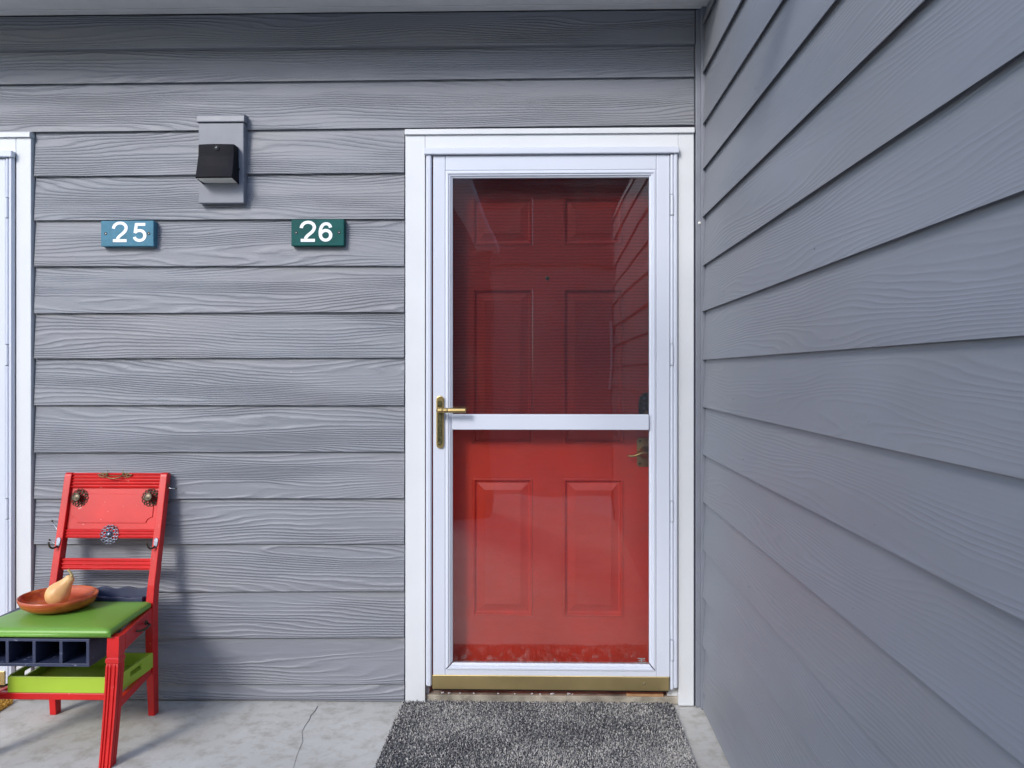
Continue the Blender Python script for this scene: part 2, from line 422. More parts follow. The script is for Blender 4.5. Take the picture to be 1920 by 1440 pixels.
# ------------------------------------------------------------------ door frame (casing, rails, sill)
def make_frame():
    t = thing('door_frame', 'white painted wooden door frame around the red door of number 26', 'door frame', ((cx0 + cx1) / 2, 0, 0), 'white door frames')
    zb_l = .004
    box(cx0, ix0, CAS, .0, zb_l, ztop - .022).build('casing', 'white_paint', t, bevel=.002)
    box(ix1, cx1, CAS, .0, zb_l, ztop - .022).build('casing', 'white_paint', t, bevel=.002)
    box(ix0 + .0005, ix1 - .0005, CAS, .0, zopen, ztop - .022).build('head_casing', 'white_paint', t, bevel=.002)
    MB().prism_x([(-.04, ztop - .0215), (-.04, ztop - .006), (-.034, ztop), (.0, ztop + .004), (.0, ztop - .0215)], cx0 - .001, cx1 + .001).build('drip_cap', 'white_paint', t, bevel=.001)
    jx0, jx1 = WX(808, .05), WX(1247, .05)
    box(ix0 - .002, jx0, .0005, .13, .02, zopen - .001).build('jamb', 'white_paint', t)
    box(jx1, ix1 + .002, .0005, .13, .02, zopen - .001).build('jamb', 'white_paint', t)
    box(jx0 + .0005, jx1 - .0005, .0005, .13, zopen - .03, zopen - .001).build('head_jamb', 'white_paint', t)
    # aluminium storm-door rails
    y0 = -.046; zr0 = WZ(1288, y0)
    h = box(WX(795, y0), WX(1273, y0), -.056, CAS - .0005, WZ(289, y0), WZ(277, y0)).build('header_rail', 'white_metal', t, bevel=.003)
    for a, b_ in ((798, 809), ):
        x0, x1 = WX(a, y0), WX(b_, y0)
        MB().prism([(x0, CAS - .0005), (x0, -.036), (x0 + .006, -.046), (x1 - .004, -.046), (x1, -.04), (x1, CAS - .0005)], lambda a, b_, d: (a, b_, d), zr0, WZ(289.5, y0)).build('side_rail', 'white_metal', t, bevel=.001)
    x0, x1 = WX(1263, y0), WX(1272, y0)
    MB().prism([(x0, CAS - .0005), (x0, -.04), (x0 + .004, -.046), (x1 - .006, -.046), (x1, -.036), (x1, CAS - .0005)], lambda a, b_, d: (a, b_, d), zr0, WZ(289.5, y0)).build('side_rail', 'white_metal', t, bevel=.001)
    # sill and dusty threshold
    s = box(ix0 - .001, ix1 + .001, -.012, .13, .0015, .030).build('sill', 'sill_dust', t, bevel=.003)
    box(WX(1175, -.01), WX(1244, -.01), -.0125, .035, .0303, .040).build('wood_scrap', 'wood_scrap', s, bevel=.001)
    for k in range(14):
        x = random.uniform(ix0 + .03, ix1 - .03); r = random.uniform(.0025, .005)
        MB().tube([(x, -.004, .031 + r), (x + r * 2, -.002 + random.uniform(-.003, .003), .031 + r * random.uniform(.6, 1.4))], [r, r * .6], 5).build('paint_flake', 'numeral_white', s)
    return t
frame = make_frame()

# ------------------------------------------------------------------ storm door
Y0, Y1 = -.040, -.006
def make_storm():
    xl, xr = WX(812, Y0), WX(1256, Y0); zt, zb_ = WZ(291, Y0), WZ(1268, Y0)
    gl, gr = WX(848, Y0), WX(1217, Y0); zgt, zm1, zm0, zgb = WZ(332, Y0), WZ(777, Y0), WZ(806, Y0), WZ(1249, Y0)
    t = thing('storm_door', 'white full-view storm door with brass sweep and lever over the red door', 'storm door', ((xl + xr) / 2, -.02, .05), 'white storm doors')
    bl, br, bt, bb = WX(835, Y0), WX(1231, Y0), WZ(319, Y0), WZ(1256, Y0)
    box(xl, bl, Y0, Y1, zb_, zt).build('stile', 'white_metal', t, bevel=.003)
    box(br, xr, Y0, Y1, zb_, zt).build('stile', 'white_metal', t, bevel=.003)
    box(bl + .0004, br - .0004, Y0, Y1, bt, zt).build('top_rail', 'white_metal', t, bevel=.003)
    box(bl + .0004, br - .0004, Y0, Y1, zb_, bb).build('bottom_rail', 'white_metal', t, bevel=.002)
    box(gl, gr, Y0 - .002, Y1, zm0, zm1).build('middle_rail', 'white_metal', t, bevel=.003)
    # moulded glazing bead, mitred, three steps
    def bead(a, b_, inner):
        (ax, az), (bx, bz) = a, b_
        w = Vector((inner[0], 0, inner[1]))
        a, b_ = Vector((ax, 0, az)), Vector((bx, 0, bz)); dr = (b_ - a).normalized()
        wid = (gl - bl)
        prof = [(0, Y1), (0, Y0 + .001), (.28, Y0 - .002), (.46, Y0 - .002), (.5, Y0 + .003), (.72, Y0 + .003), (.78, Y0 + .008), (1, Y0 + .011), (1, Y1)]
        r0 = []; r1 = []
        for q, y in prof:
            r0.append(a + w * (wid * q) + dr * (wid * q) + Vector((0, y, 0))); r1.append(b_ + w * (wid * q) - dr * (wid * q) + Vector((0, y, 0)))
        MB().loft([r0, r1]).build('glazing_bead', 'white_metal', t, bevel=.0007, seg=1)
    e = .0003
    bead((bl, bb), (bl, bt), (1, 0)); bead((br, bb), (br, bt), (-1, 0)); bead((bl, bt), (br, bt), (0, -1))
    bead((bl, bb - .006), (br, bb - .006), (0, 1))
    box(gl - .004, gr + .004, -.024, -.021, zm1 - .004, zgt + .004).build('glass_pane', 'glass_upper', t)
    lg = box(gl - .004, gr + .004, -.024, -.021, zgb - .004, zm0 + .004).build('glass_pane', 'glass_lower', t)
    box(gl - .004, gr + .004, -.0125, -.012, zm1 - .004, zgt + .004).build('insect_screen', 'insect_screen', t)
    # tiny etched maker's mark in the lower corner of the glass
    mk = MB(); px0, pz0 = WX(1195, -.025), WZ(1244, -.025)
    for (a, b_, c_, d_) in ((0, 0, 16, 1.6), (2, 3.2, 15, 1.4), (0.5, 10, 14, 1.5), (6.5, 4.8, 2.4, 5.2), (2, 6.6, 4, 1.2), (10, 7.2, 4, 1.3)):
        mk.box(px0 + a / S, px0 + (a + c_) / S, -.0252, -.0246, pz0 + b_ / S, pz0 + (b_ + d_) / S)
    mk.build('etched_mark', 'pale_wall', lg)
    # brass sweep
    sw = box(xl - .002, xr - .003, Y0 - .004, Y1 - .002, WZ(1293, Y0), WZ(1266.5, Y0)).build('door_sweep', 'brushed_brass', t, bevel=.002)
    box(xl, xr - .004, Y0 + .008, Y1 - .012, WZ(1297, Y0), WZ(1293, Y0) - .0003).build('sweep_fin', 'rubber', t)
    p = W(1208, 1281, Y0); MB().lathe([(.004, 0), (.003, .002)], (p.x, Y0 - .004, p.z), (0, -1, 0), 8).build('screw', 'steel', sw)
    # hinge leaves down the hinge side
    x0, x1 = WX(1257.5, Y0), WX(1262, Y0)
    cuts = [291, 366, 405, 645, 685, 938, 977, 1197, 1236, 1290]
    for k in range(len(cuts) - 1):
        MB().tube([((x0 + x1) / 2, Y0 - (.003 if k % 2 else .0), WZ(cuts[k + 1] - .8, Y0)), ((x0 + x1) / 2, Y0 - (.003 if k % 2 else .0), WZ(cuts[k] + .8, Y0))], .0062, 10).build('hinge', 'white_metal', t, smooth=False)
    # handle: long escutcheon with engraved field and a lever
    hx, z1, z0 = WX(825.5, Y0), WZ(742, Y0), WZ(841, Y0); w = .0145
    def stad(w, z0, z1, k=10):
        o = [(hx + w * math.cos(q), z1 - w + w * math.sin(q)) for q in [math.pi * j / k for j in range(k + 1)]]
        return o + [(hx + w * math.cos(q), z0 + w + w * math.sin(q)) for q in [math.pi + math.pi * j / k for j in range(k + 1)]]
    hd = MB().prism(stad(w, z0, z1), lambda a, b_, d: (a, d, b_), Y0 - .009, Y0 + .001).build('handle', 'brass', t, bevel=.003)
    MB().prism(stad(w * .62, z0 + .012, z1 - .018), lambda a, b_, d: (a, d, b_), Y0 - .0105, Y0 - .008).build('engraved_field', 'dark_brass', hd, bevel=.0005)
    lz = WZ(769.5, -.08); lx = WX(874, -.085)
    lv = MB(); lv.lathe([(.0125, 0), (.0125, .006), (.0095, .009), (.0085, .034), (.009, .040)], (hx, Y0 - .008, lz), (0, -1, 0), 18)
    lv.build('lever_neck', 'brass', hd, smooth=True)
    lv = MB(); lv.lathe([(.0062, -.004), (.0085, -.002), (.0085, .012), (.0062, .015), (.0062, .018), (.0078, .022), (.0078, .030), (.0068, .036), (.0078, .040), (.0082, lx - hx - .002), (.007, lx - hx)], (hx, Y0 - .047, lz), (1, 0, 0), 16)
    lv.v = [(x, Y0 - .047 + (y - Y0 + .047) * 1.2, lz + (z - lz) * 1.2) for x, y, z in lv.v]
    lv.build('lever', 'brass', hd, bevel=.0006, smooth=False)
    return t
storm = make_storm()

# ------------------------------------------------------------------ entry door
def make_entry():
    YD = .075
    k = lambda px: WX(px, YD)
    kz = lambda py: WZ(py, YD)
    x0, x1 = WX(809.5, YD), WX(1245.5, YD)
    t = thing('entry_door', 'red six-panel entry door seen through the storm door glass', 'door', ((x0 + x1) / 2, YD + .02, .03), 'red entry doors')
    zt, zb_ = zopen - .032, .033
    colsx = [(k(886), k(999)), (k(1056), k(1169))]
    rows = [(kz(460), kz(370)), (kz(832), kz(541)), (kz(1156), kz(897))]
    s = MB(); xs = [x0, colsx[0][0], colsx[0][1], colsx[1][0], colsx[1][1], x1]
    zs = [zb_, rows[2][0], rows[2][1], rows[1][0], rows[1][1], rows[0][0], rows[0][1], zt]
    for i in range(5):
        for j in range(7):
            if i in (1, 3) and j in (1, 3, 5): continue
            s.box(xs[i], xs[i + 1], YD, YD + .04, zs[j], zs[j + 1])
    import bmesh
    o = s.build('door_slab', 'red_door', t)
    bm = bmesh.new(); bm.from_mesh(o.data); bmesh.ops.remove_doubles(bm, verts=bm.verts, dist=.0001)
    seen = {}; kill = []
    for f in bm.faces:
        key = tuple(sorted(v_.index for v_ in f.verts))
        if key in seen: kill += [f, seen[key]]
        seen[key] = f
    bmesh.ops.delete(bm, geom=list(set(kill)), context='FACES_ONLY'); bm.to_mesh(o.data); bm.free()
    for (a, b_) in colsx:
        for (c_, d_) in rows:
            ring = lambda ins, y: [(a + ins, y, c_ + ins), (b_ - ins, y, c_ + ins), (b_ - ins, y, d_ - ins), (a + ins, y, d_ - ins)]
            e = .0006
            MB().loft([ring(e, YD + .03), ring(e, YD - .002), ring(.005, YD - .004), ring(.009, YD - .001), ring(.013, YD + .011), ring(.019, YD + .012), ring(.046, YD + .002), ring(.0465, YD + .0005)]).build('panel', 'red_door', t, bevel=.0008, seg=1)
    # peephole
    p = W(1026.5, 522, YD); ph = MB().lathe([(.008, 0), (.008, .003), (.005, .004)], (p.x, YD, p.z), (0, -1, 0), 14).build('peephole', 'aged_brass', t)
    MB().lathe([(.0045, 0), (.003, .0008)], (p.x, YD - .0041, p.z), (0, -1, 0), 10).build('lens', 'dark_hole', ph)
    # keypad deadbolt
    p = W(1210, 768, YD); ox = p.x + .008; oz = p.z + .012
    db = MB().prism([(ox + .036 * math.cos(q) * (abs(math.cos(q)) ** -.25 if abs(math.cos(q)) > .01 else 1), oz + .055 * math.sin(q) * (abs(math.sin(q)) ** -.25 if abs(math.sin(q)) > .01 else 1)) for q in [2 * math.pi * (j + .5) / 24 for j in range(24)]], lambda a, b_, d: (a, d, b_), YD - .022, YD - .0005).build('deadbolt', 'bronze', t, bevel=.003)
    for i in range(2):
        for j in range(3):
            MB().lathe([(.0062, 0), (.0062, .003), (.004, .004)], (ox - .014 + i * .024, YD - .022, oz + .032 - j * .02), (0, -1, 0), 10).build('key_button', 'pewter', db)
    MB().lathe([(.021, 0), (.021, .007), (.016, .012), (.012, .012)], (ox, YD - .022, oz - .036), (0, -1, 0), 20).build('cylinder_lock', 'brass', db, bevel=.0006)
    # lever set on a square plate
    p = W(1207, 848, YD); ox, oz = p.x + .006, p.z
    lp = MB().prism([(ox + sx * (.033 - (0.008 if kx else 0)), oz + sz_ * (.056 - (0 if kx else .008))) for sx, sz_, kx in ((1, 1, 1), (1, 1, 0), (1, -1, 0), (1, -1, 1), (-1, -1, 1), (-1, -1, 0), (-1, 1, 0), (-1, 1, 1))], lambda a, b_, d: (a, d, b_), YD - .004, YD - .0005).build('lever_handle', 'brass', t, bevel=.001)
    for sx in (-1, 1):
        for sz_ in (-1, 1):
            MB().lathe([(.0045, 0), (.004, .0012)], (ox + sx * .021, YD - .004, oz + sz_ * .044), (0, -1, 0), 10).build('screw', 'dark_hole', lp)
    MB().lathe([(.026, 0), (.025, .006), (.018, .012), (.011, .018), (.010, .038)], (ox, YD - .004, oz), (0, -1, 0), 24).build('rose', 'brass', lp, smooth=True)
    lv = [Vector((ox, YD - .040, oz + .004)), Vector((ox - .02, YD - .042, oz + .002)), Vector((ox - .04, YD - .042, oz - .009)), Vector((ox - .058, YD - .04, oz - .013)), Vector((ox - .075, YD - .038, oz - .009))]
    MB().tube(lv, [.0075, .0066, .006, .0056, .0045], 10).build('lever', 'brass', lp, smooth=True, subsurf=1)
    return t
entry = make_entry()
# the neighbouring unit has the same frame and doors
for o, lab in ((frame, 'white painted wooden door frame of the neighbouring unit beside the red chair'),
               (storm, 'white storm door of the neighbouring unit beside the red chair'),
               (entry, 'entry door of the neighbouring unit behind its storm door')):
    c = copy_tree(o); c.location.x += DX; c['label'] = lab

# ------------------------------------------------------------------ house numbers
DIG = {
 '2': [[(.02, .70), (.04, .80), (.11, .91), (.22, .975), (.35, .995), (.48, .97), (.58, .89), (.63, .78), (.62, .66), (.55, .53), (.42, .41), (.30, .31), (.225, .20), (.22, .165)], [(.0, .085), (.655, .085)]],
 '5': [[(.60, .915), (.145, .915)], [(.185, .97), (.115, .47)], [(.10, .495), (.20, .575), (.32, .605), (.45, .58), (.55, .49), (.585, .355), (.56, .22), (.47, .12), (.33, .083), (.20, .11), (.11, .19), (.085, .275)]],
 '6': [[(.565, .72), (.53, .83), (.44, .905), (.33, .915), (.22, .87), (.14, .76), (.095, .60), (.085, .42), (.105, .26), (.18, .14), (.32, .083), (.46, .12), (.55, .22), (.575, .345)], [(.575, .335), (.545, .47), (.45, .56), (.32, .585), (.20, .535), (.11, .42)]],
}
def stroke(mb, pts, w, o, sc, y):
    """flat ribbon of even width along a polyline"""
    n_ = len(pts); L_ = []; R_ = []
    for i in range(n_):
        a, b_ = Vector(pts[max(i - 1, 0)]), Vector(pts[min(i + 1, n_ - 1)])
        t = (b_ - a).normalized(); nn = Vector((-t.y, t.x)) * w / 2; p = Vector(pts[i])
        L_.append(p + nn); R_.append(p - nn)
    f = lambda q: (o[0] + q.x * sc * 1.09, y, o[1] + q.y * sc)
    mb.add([f(q) for q in L_] + [f(q) for q in R_], [(i, i + 1, n_ + i + 1, n_ + i) for i in range(n_ - 1)])
def digit(ch, x, z, h, y, mat, parent):
    mb = MB()
    for j, sk in enumerate(DIG[ch]):
        P2 = sk
        if len(sk) > 3:                     # round the curve
            for _ in range(2):
                q = [P2[0]]
                for a, b_ in zip(P2[:-1], P2[1:]):
                    q += [(a[0] * .75 + b_[0] * .25, a[1] * .75 + b_[1] * .25), (a[0] * .25 + b_[0] * .75, a[1] * .25 + b_[1] * .75)]
                P2 = q + [P2[-1]]
        stroke(mb, P2, .152, (x, z), h, y - .00025 * j)
    return mb.build('numeral', mat, parent)
def sign(px0, px1, py0, py1, mat, text, xs, zrow, label):
    yf = -.046
    a, b_ = W(px0, py1, yf), W(px1, py0, yf)
    t = thing('house_number_sign', label, 'sign', ((a.x + b_.x) / 2, -.02, a.z), 'wooden house number blocks')
    box(a.x, b_.x, yf, -.0125, a.z, b_.z).build('sign_block', mat, t, bevel=.0025)
    for sx in (a.x + .019, b_.x - .019):
        z = (a.z + b_.z) / 2
        s = MB().lathe([(.0058, 0), (.0052, .0012)], (sx, yf - .0001, z), (0, -1, 0), 12).build('screw', 'dark_hole', t)
        MB().lathe([(.0028, 0), (.002, .0012)], (sx + .001, yf - .0013, z), (0, -1, 0), 8).build('screw_head', 'steel', s)
    zz0, zz1 = WZ(zrow[1], yf, px0), WZ(zrow[0], yf, px0)
    for ch, px in zip(text, xs): digit(ch, WX(px, yf), zz0, (zz1 - zz0), yf - .0008, 'numeral_white', t)
sign(189, 288, 413.5, 462, 'sign_blue', '25', (212, 249), (418, 454.5), 'faded light blue block sign reading 25 on the siding')
sign(546, 645, 411, 461, 'sign_green', '26', (564, 597), (416.5, 454), 'dark teal green block sign reading 26 on the siding')

# ------------------------------------------------------------------ wall light
yb = -.052
a, b_ = W(372, 381, yb), W(457, 229, yb)
wl = thing('wall_light', 'black motion-sensor wall lamp on a grey mounting block above the house numbers', 'wall light', ((a.x + b_.x) / 2, -.03, a.z))
mbk = box(a.x, b_.x, yb, -.006, a.z, b_.z - .001).build('mounting_block', 'grey_trim', wl, bevel=.003)
ze = b_.z
MB().prism_x([(-.006, ze), (-.060, ze), (-.060, ze + .004), (-.057, ze + .024), (-.050, ze + .030), (-.006, ze + .034)], a.x - .005, b_.x + .004).build('drip_hood', 'grey_trim', wl, bevel=.0015)
yq = yb - .0006
x0, x1 = WX(377.5, yb - .02), WX(444, yb - .02)
zt, zm, zbm = WZ(268.5, yb - .03), WZ(288, yb - .045), WZ(327, yb - .085)
def hring(z, dep, ex, k=9):
    pts = [(x0 - ex, yq, z), ]
    for j in range(k):
        t = j / (k - 1); bow = .006 * (1 - (2 * t - 1) ** 2)
        pts.append((x0 - ex + (x1 - x0 + 2 * ex) * t, yq - dep - bow, z))
    pts.append((x1 + ex, yq, z)); return pts
MB().loft([hring(zt, .042, -.001), hring(zt - .004, .046, 0), hring(zm, .047, .000), hring(zm - .002, .0485, .000), hring((zm + zbm) / 2, .057, .001), hring(zbm, .070, .0015)]).build('housing', 'black_plastic', wl, bevel=.002)
p = W(406.5, 277.5, yq - .053)
sn = MB().lathe([(.0115, 0), (.0115, .003), (.0075, .006), (.003, .0075)], (p.x, yq - .0495, p.z), (0, -1, 0), 14).build('motion_sensor', 'dark_hole', wl, smooth=True)
MB().ball((p.x - .0005, yq - .057, p.z), .0032, 6).build('sensor_eye', 'steel', sn, smooth=True)
MB().loft([[(x0 + .002, yq, zbm - .006), (x0 + .002, yq - .062, zbm - .004), (x0 + .002, yq - .062, zbm - .0005), (x0 + .002, yq, zbm - .0005)],
           [(x1 - .002, yq, zbm - .006), (x1 - .002, yq - .062, zbm - .004), (x1 - .002, yq - .062, zbm - .0005), (x1 - .002, yq, zbm - .0005)]]).build('lamp_lens', 'lens_plastic', wl, bevel=.001)
for xx in (x0 - .0012, x1 - .0012):
    MB().loft([[(xx, yq, zbm - .011), (xx, yq - .072, zbm - .0005), (xx, yq, zbm - .0005)], [(xx + .0025, yq, zbm - .011), (xx + .0025, yq - .072, zbm - .0005), (xx + .0025, yq, zbm - .0005)]]).build('end_plate', 'black_plastic', wl)
MB().lathe([(.004, 0), (.004, .004), (.002, .005)], (x1 + .003, yq - .012, (zm + zbm) / 2), (1, 0, 0), 8).build('side_screw', 'dark_hole', wl)

# ------------------------------------------------------------------ red chair
yfoot, yseat, ytop_ = -.150, -.152, -.040
XR_, XL_ = WX(311, ytop_), WX(133, ytop_)
XM = (XR_ + XL_) / 2
ZT, ZS = WZ(884, ytop_, 220), .415
ch = thing('chair', 'red painted wooden chair with green seat and antique drawer pulls on its back', 'chair', (XM, -.3, 0))
lean = Vector((0, ytop_ - yseat, ZT - ZS)); LL = lean.length; ld = lean.normalized(); ln = Vector((0, -ld.z, ld.y))  # towards the viewer
B0 = Vector((0, yseat, ZS))
def back(x, s, nn): return Vector((x, 0, 0)) + B0 + ld * s + ln * nn
def s_of(py): # distance up the back for a photo row
    best = min(range(0, 501), key=lambda i: abs((lambda p: CY - FPX * (p.z - H) / (p.y + D))(B0 + ld * (LL * i / 500)) - py)); return LL * best / 500
for sx, xc in ((1, XR_), (-1, XL_)):
    w = .0135; m_ = MB(); rings = []
    for (yy, zz, d0, d1, ww) in ((yfoot + .012, 0, -.017, .017, .012), (yseat + .002, .20, -.020, .020, .0145), (yseat, .40, -.021, .021, .015)):
        rings.append([(xc - ww, yy + d0, zz), (xc + ww, yy + d0, zz), (xc + ww, yy + d1, zz), (xc - ww, yy + d1, zz)])
    for (s, d) in ((.06, .020), (LL * .5, .018), (LL - .02, .016)):
        rings.append([back(xc - w, s, d), back(xc + w, s, d), back(xc + w, s, -d), back(xc - w, s, -d)])
    for q in (.33, .66, 1):
        d = .016 * math.cos(q * 1.35); s = LL - .02 + .016 * math.sin(q * 1.5)
        rings.append([back(xc - w, s, d), back(xc + w, s, d), back(xc + w, s, -.016), back(xc - w, s, -.016)])
    m_.loft(rings).build('back_leg', 'red_chair', ch, bevel=.003)
xa, xb = XL_ + .0138, XR_ - .0138
def reed(n_, s0, s1, base, amp):
    pr = [(s0, -.008), (s0, base)]
    for i in range(n_):
        a, c_ = s0 + (s1 - s0) * i / n_, s0 + (s1 - s0) * (i + 1) / n_
        for q in (.08, .3, .5, .7, .92): pr.append((a + (c_ - a) * q, base + amp * math.sin(math.pi * (q - .08) / .84 if q > .08 else .0)))
    pr += [(s1, base), (s1, -.008)]; return pr
def rail(name, s0, s1, n_, base, amp, mat='red_chair'):
    pr = reed(n_, s0, s1, base, amp)
    return MB().loft([[back(x, s, d) for s, d in pr] for x in (xa, xb)]).build(name, mat, ch, smooth=False)
sA, sB, sC, sD_ = s_of(889), s_of(919), s_of(996), s_of(1013)
rail('crest_rail', sB + .0003, sA, 5, .004, .006)
rail('lower_rail', sD_, sC - .0003, 3, .004, .004)
rail('back_slat', s_of(1073), s_of(1051), 3, .003, .0045)
MB().loft([[back(x, s, d) for s, d in ((sC, -.008), (sC, .003), (sB, .003), (sB, -.008))] for x in (xa, xb)]).build('back_panel', 'red_chair', ch, bevel=.001)
# raised field with scooped lower corners
fx0, fx1, fs1, fs0 = XL_ + .030, XR_ - .030, s_of(929), s_of(984)
cr = .022; pl = [(fx0, fs1), (fx0, fs0 + cr)]
pl += [(fx0 + cr * math.sin(q), fs0 + cr * (1 - 0) * math.cos(q)) for q in [math.pi / 2 * j / 5 for j in range(1, 5)]]
pl += [(fx0 + cr, fs0), (fx1 - cr, fs0)]
pl += [(fx1 - cr * math.cos(q), fs0 + cr * math.sin(q)) for q in [math.pi / 2 * j / 5 for j in range(1, 5)]]
pl += [(fx1, fs0 + cr), (fx1, fs1)]
MB().prism(pl, lambda a, b_, d: back(a, b_, d), .0025, .0062).build('raised_field', 'red_chair', ch, bevel=.0012)

# ornaments on the back
def rosette(name, px, py, r, mat, knob):
    s = s_of(py); p = W(px, py, (B0 + ld * s).y); o = back(p.x, s, .0055)
    mb = MB()
    k = 48; mod = lambda q, rr: 1 + (.09 * math.cos(12 * q) if rr > r * .8 else 0)
    rings = []
    axis = ln; a = Vector((1, 0, 0)); b2 = ld
    def pt(rr, q, h): return o + (a * math.cos(q) + b2 * math.sin(q)) * rr + axis * h
    # filigree: outer and inner rings of little loops, joined by spokes
    for R0, cnt, rl, th in ((r * .84, 14, r * .165, r * .045), (r * .55, 9, r * .17, r * .045)):
        for i in range(cnt):
            q = 2 * math.pi * i / cnt; c0 = pt(R0, q, .002)
            loop = [c0 + (a * math.cos(t) + b2 * math.sin(t)) * rl for t in [2 * math.pi * j / 8 for j in range(9)]]
            mb.tube(loop, th, 5)
    for i in range(9):
        q = 2 * math.pi * (i + .5) / 9; mb.tube([pt(r * .25, q, .003), pt(r * .95, q + .12, .0015)], r * .04, 5)
    obj = mb.build(name, mat, ch, smooth=True)
    if knob:
        kb = MB().lathe([(r * .2, 0), (r * .2, .010), (r * .46, .016), (r * .5, .020), (r * .46, .025), (r * .36, .026), (r * .32, .0245), (r * .05, .0255)], o, ln, 20)
        kb.build('knob', 'bronze', obj, smooth=False, bevel=.0008)
    else:
        MB().lathe([(r * .34, .0), (r * .34, .004), (r * .2, .008), (.001, .010)], o, ln, 14).build('centre_boss', mat, obj, smooth=True)
    return obj
rosette('knob_rosette', 151, 937, .0335, 'bronze', True)
rosette('knob_rosette', 284, 936, .0335, 'bronze', True)
rosette('filigree_rosette', 207, 1006, .0355, 'pewter', False)
# bail pull on the crest
s = s_of(894); bx = W(218, 894, -.045).x
mb = MB()
for sg in (-1, 1):
    c0 = back(bx + sg * .044, s, .012)
    for (dx, ds, r_) in ((0, 0, .011), (.010 * sg, -.001, .007), (-.008 * sg, .004, .007)):
        mb.tube([c0 + Vector((1, 0, 0)) * (dx + r_ * 1.2 * math.cos(t)) + ld * (ds + r_ * .75 * math.sin(t)) for t in [2 * math.pi * j / 10 for j in range(11)]], .0014, 5)
    mb.tube([c0 + Vector((sg * -.010, 0, 0)), c0 + Vector((sg * -.016, 0, 0)) + ld * .012, c0 + Vector((sg * -.012, 0, 0)) + ld * .020], [.002, .0018, .0008], 5)
    mb.tube([c0 + Vector((sg * .014, 0, 0)), c0 + Vector((sg * .026, 0, 0)) + ld * .005], [.002, .0007], 5)
    mb.tube([c0 - ln * .006, c0], .003, 6)
mb.tube([back(bx - .044, s, .0085), back(bx, s - .002, .0085), back(bx + .044, s, .0085)], .0012, 5)
pp = mb.build('drawer_pull', 'aged_brass', ch, smooth=True)
arc = [back(bx - .034 + .068 * t, s - .004 - .010 * math.sin(math.pi * t), .017 + .006 * math.sin(math.pi * t)) for t in [j / 10 for j in range(11)]]
MB().tube(arc, [.0016 + .0012 * math.sin(math.pi * j / 10) for j in range(11)], 6).build('bail', 'aged_brass', pp, smooth=True)
# coat hooks on the posts
for px, xc in ((110, XL_), (293, XR_)):
    s = s_of(1024); o = back(xc + .001, s, .0195)
    hk = MB().prism([(-.008 * 1, .016), (-.004, .022), (.004, .022), (.008, .016), (.007, -.004), (0, -.018), (-.007, -.004)], lambda a, b2, d: o + Vector((a, 0, 0)) + ld * b2 + ln * d, 0, .003).build('coat_hook', 'pewter', ch, bevel=.001)
    MB().tube([o + ln * .003 - ld * .006, o + ln * .012 - ld * .018 + Vector((-.004, 0, 0)), o + ln * .026 - ld * .018 + Vector((-.012, 0, 0)), o + ln * .034 - ld * .004 + Vector((-.016, 0, 0)), o + ln * .034 + ld * .006 + Vector((-.016, 0, 0))], [.004, .0042, .004, .0036, .0042], 8).build('hook_prong', 'bronze', hk, smooth=True, subsurf=1)
# thin peg hooks on the sides of the posts
def peg(xc, sg, py, rise, name='peg_hook'):
    s = s_of(py); o = back(xc + sg * .0136, s, 0)
    e1 = o + Vector((sg * .009, 0, 0)) - ld * .010; e2 = o + Vector((sg * .032, 0, 0)) + ld * rise
    q = MB().box(*(v_ for pr in zip((o - Vector((.0015, .005, .011))), (o + Vector((.0015, .005, .011)))) for v_ in pr)).build(name, 'aged_brass', ch)
    MB().tube([o, e1, e2], .0016, 6).build('peg', 'steel', q, smooth=True)
    MB().ball(e2, .0038, 7).build('ball_tip', 'bronze', q, smooth=True)
peg(XR_, 1, 913, -.010); peg(XL_, -1, 992, .022); peg(XL_, -1, 1019, .004)
# seat frame
yF = -.478
XFR = WX(218, yF) ; XFL = 2 * XM - XFR
ZR1, ZR0 = .402, .345
def bar(name, p, q, w, z0, z1, mat='red_chair', bevel=.003):
    p, q = Vector(p), Vector(q); d = (q - p).normalized(); nn = Vector((-d.y, d.x)) * w / 2
    return MB().loft([[(c.x, c.y, z) for c in (p + nn, p - nn, q - nn, q + nn)] for z in (z0, z1)]).build(name, mat, ch, bevel=bevel)
sr = bar('seat_rail', (XR_ + .001, yseat - .0215), (XFR + .008, yF + .0215), .022, ZR0, ZR1)
bar('seat_rail', (XL_ - .001, yseat - .0215), (XFL - .008, yF + .0215), .022, ZR0, ZR1)
bar('seat_rail', (XL_ + .0155, yseat - .004), (XR_ - .0155, yseat - .004), .02, ZR0, ZR1)
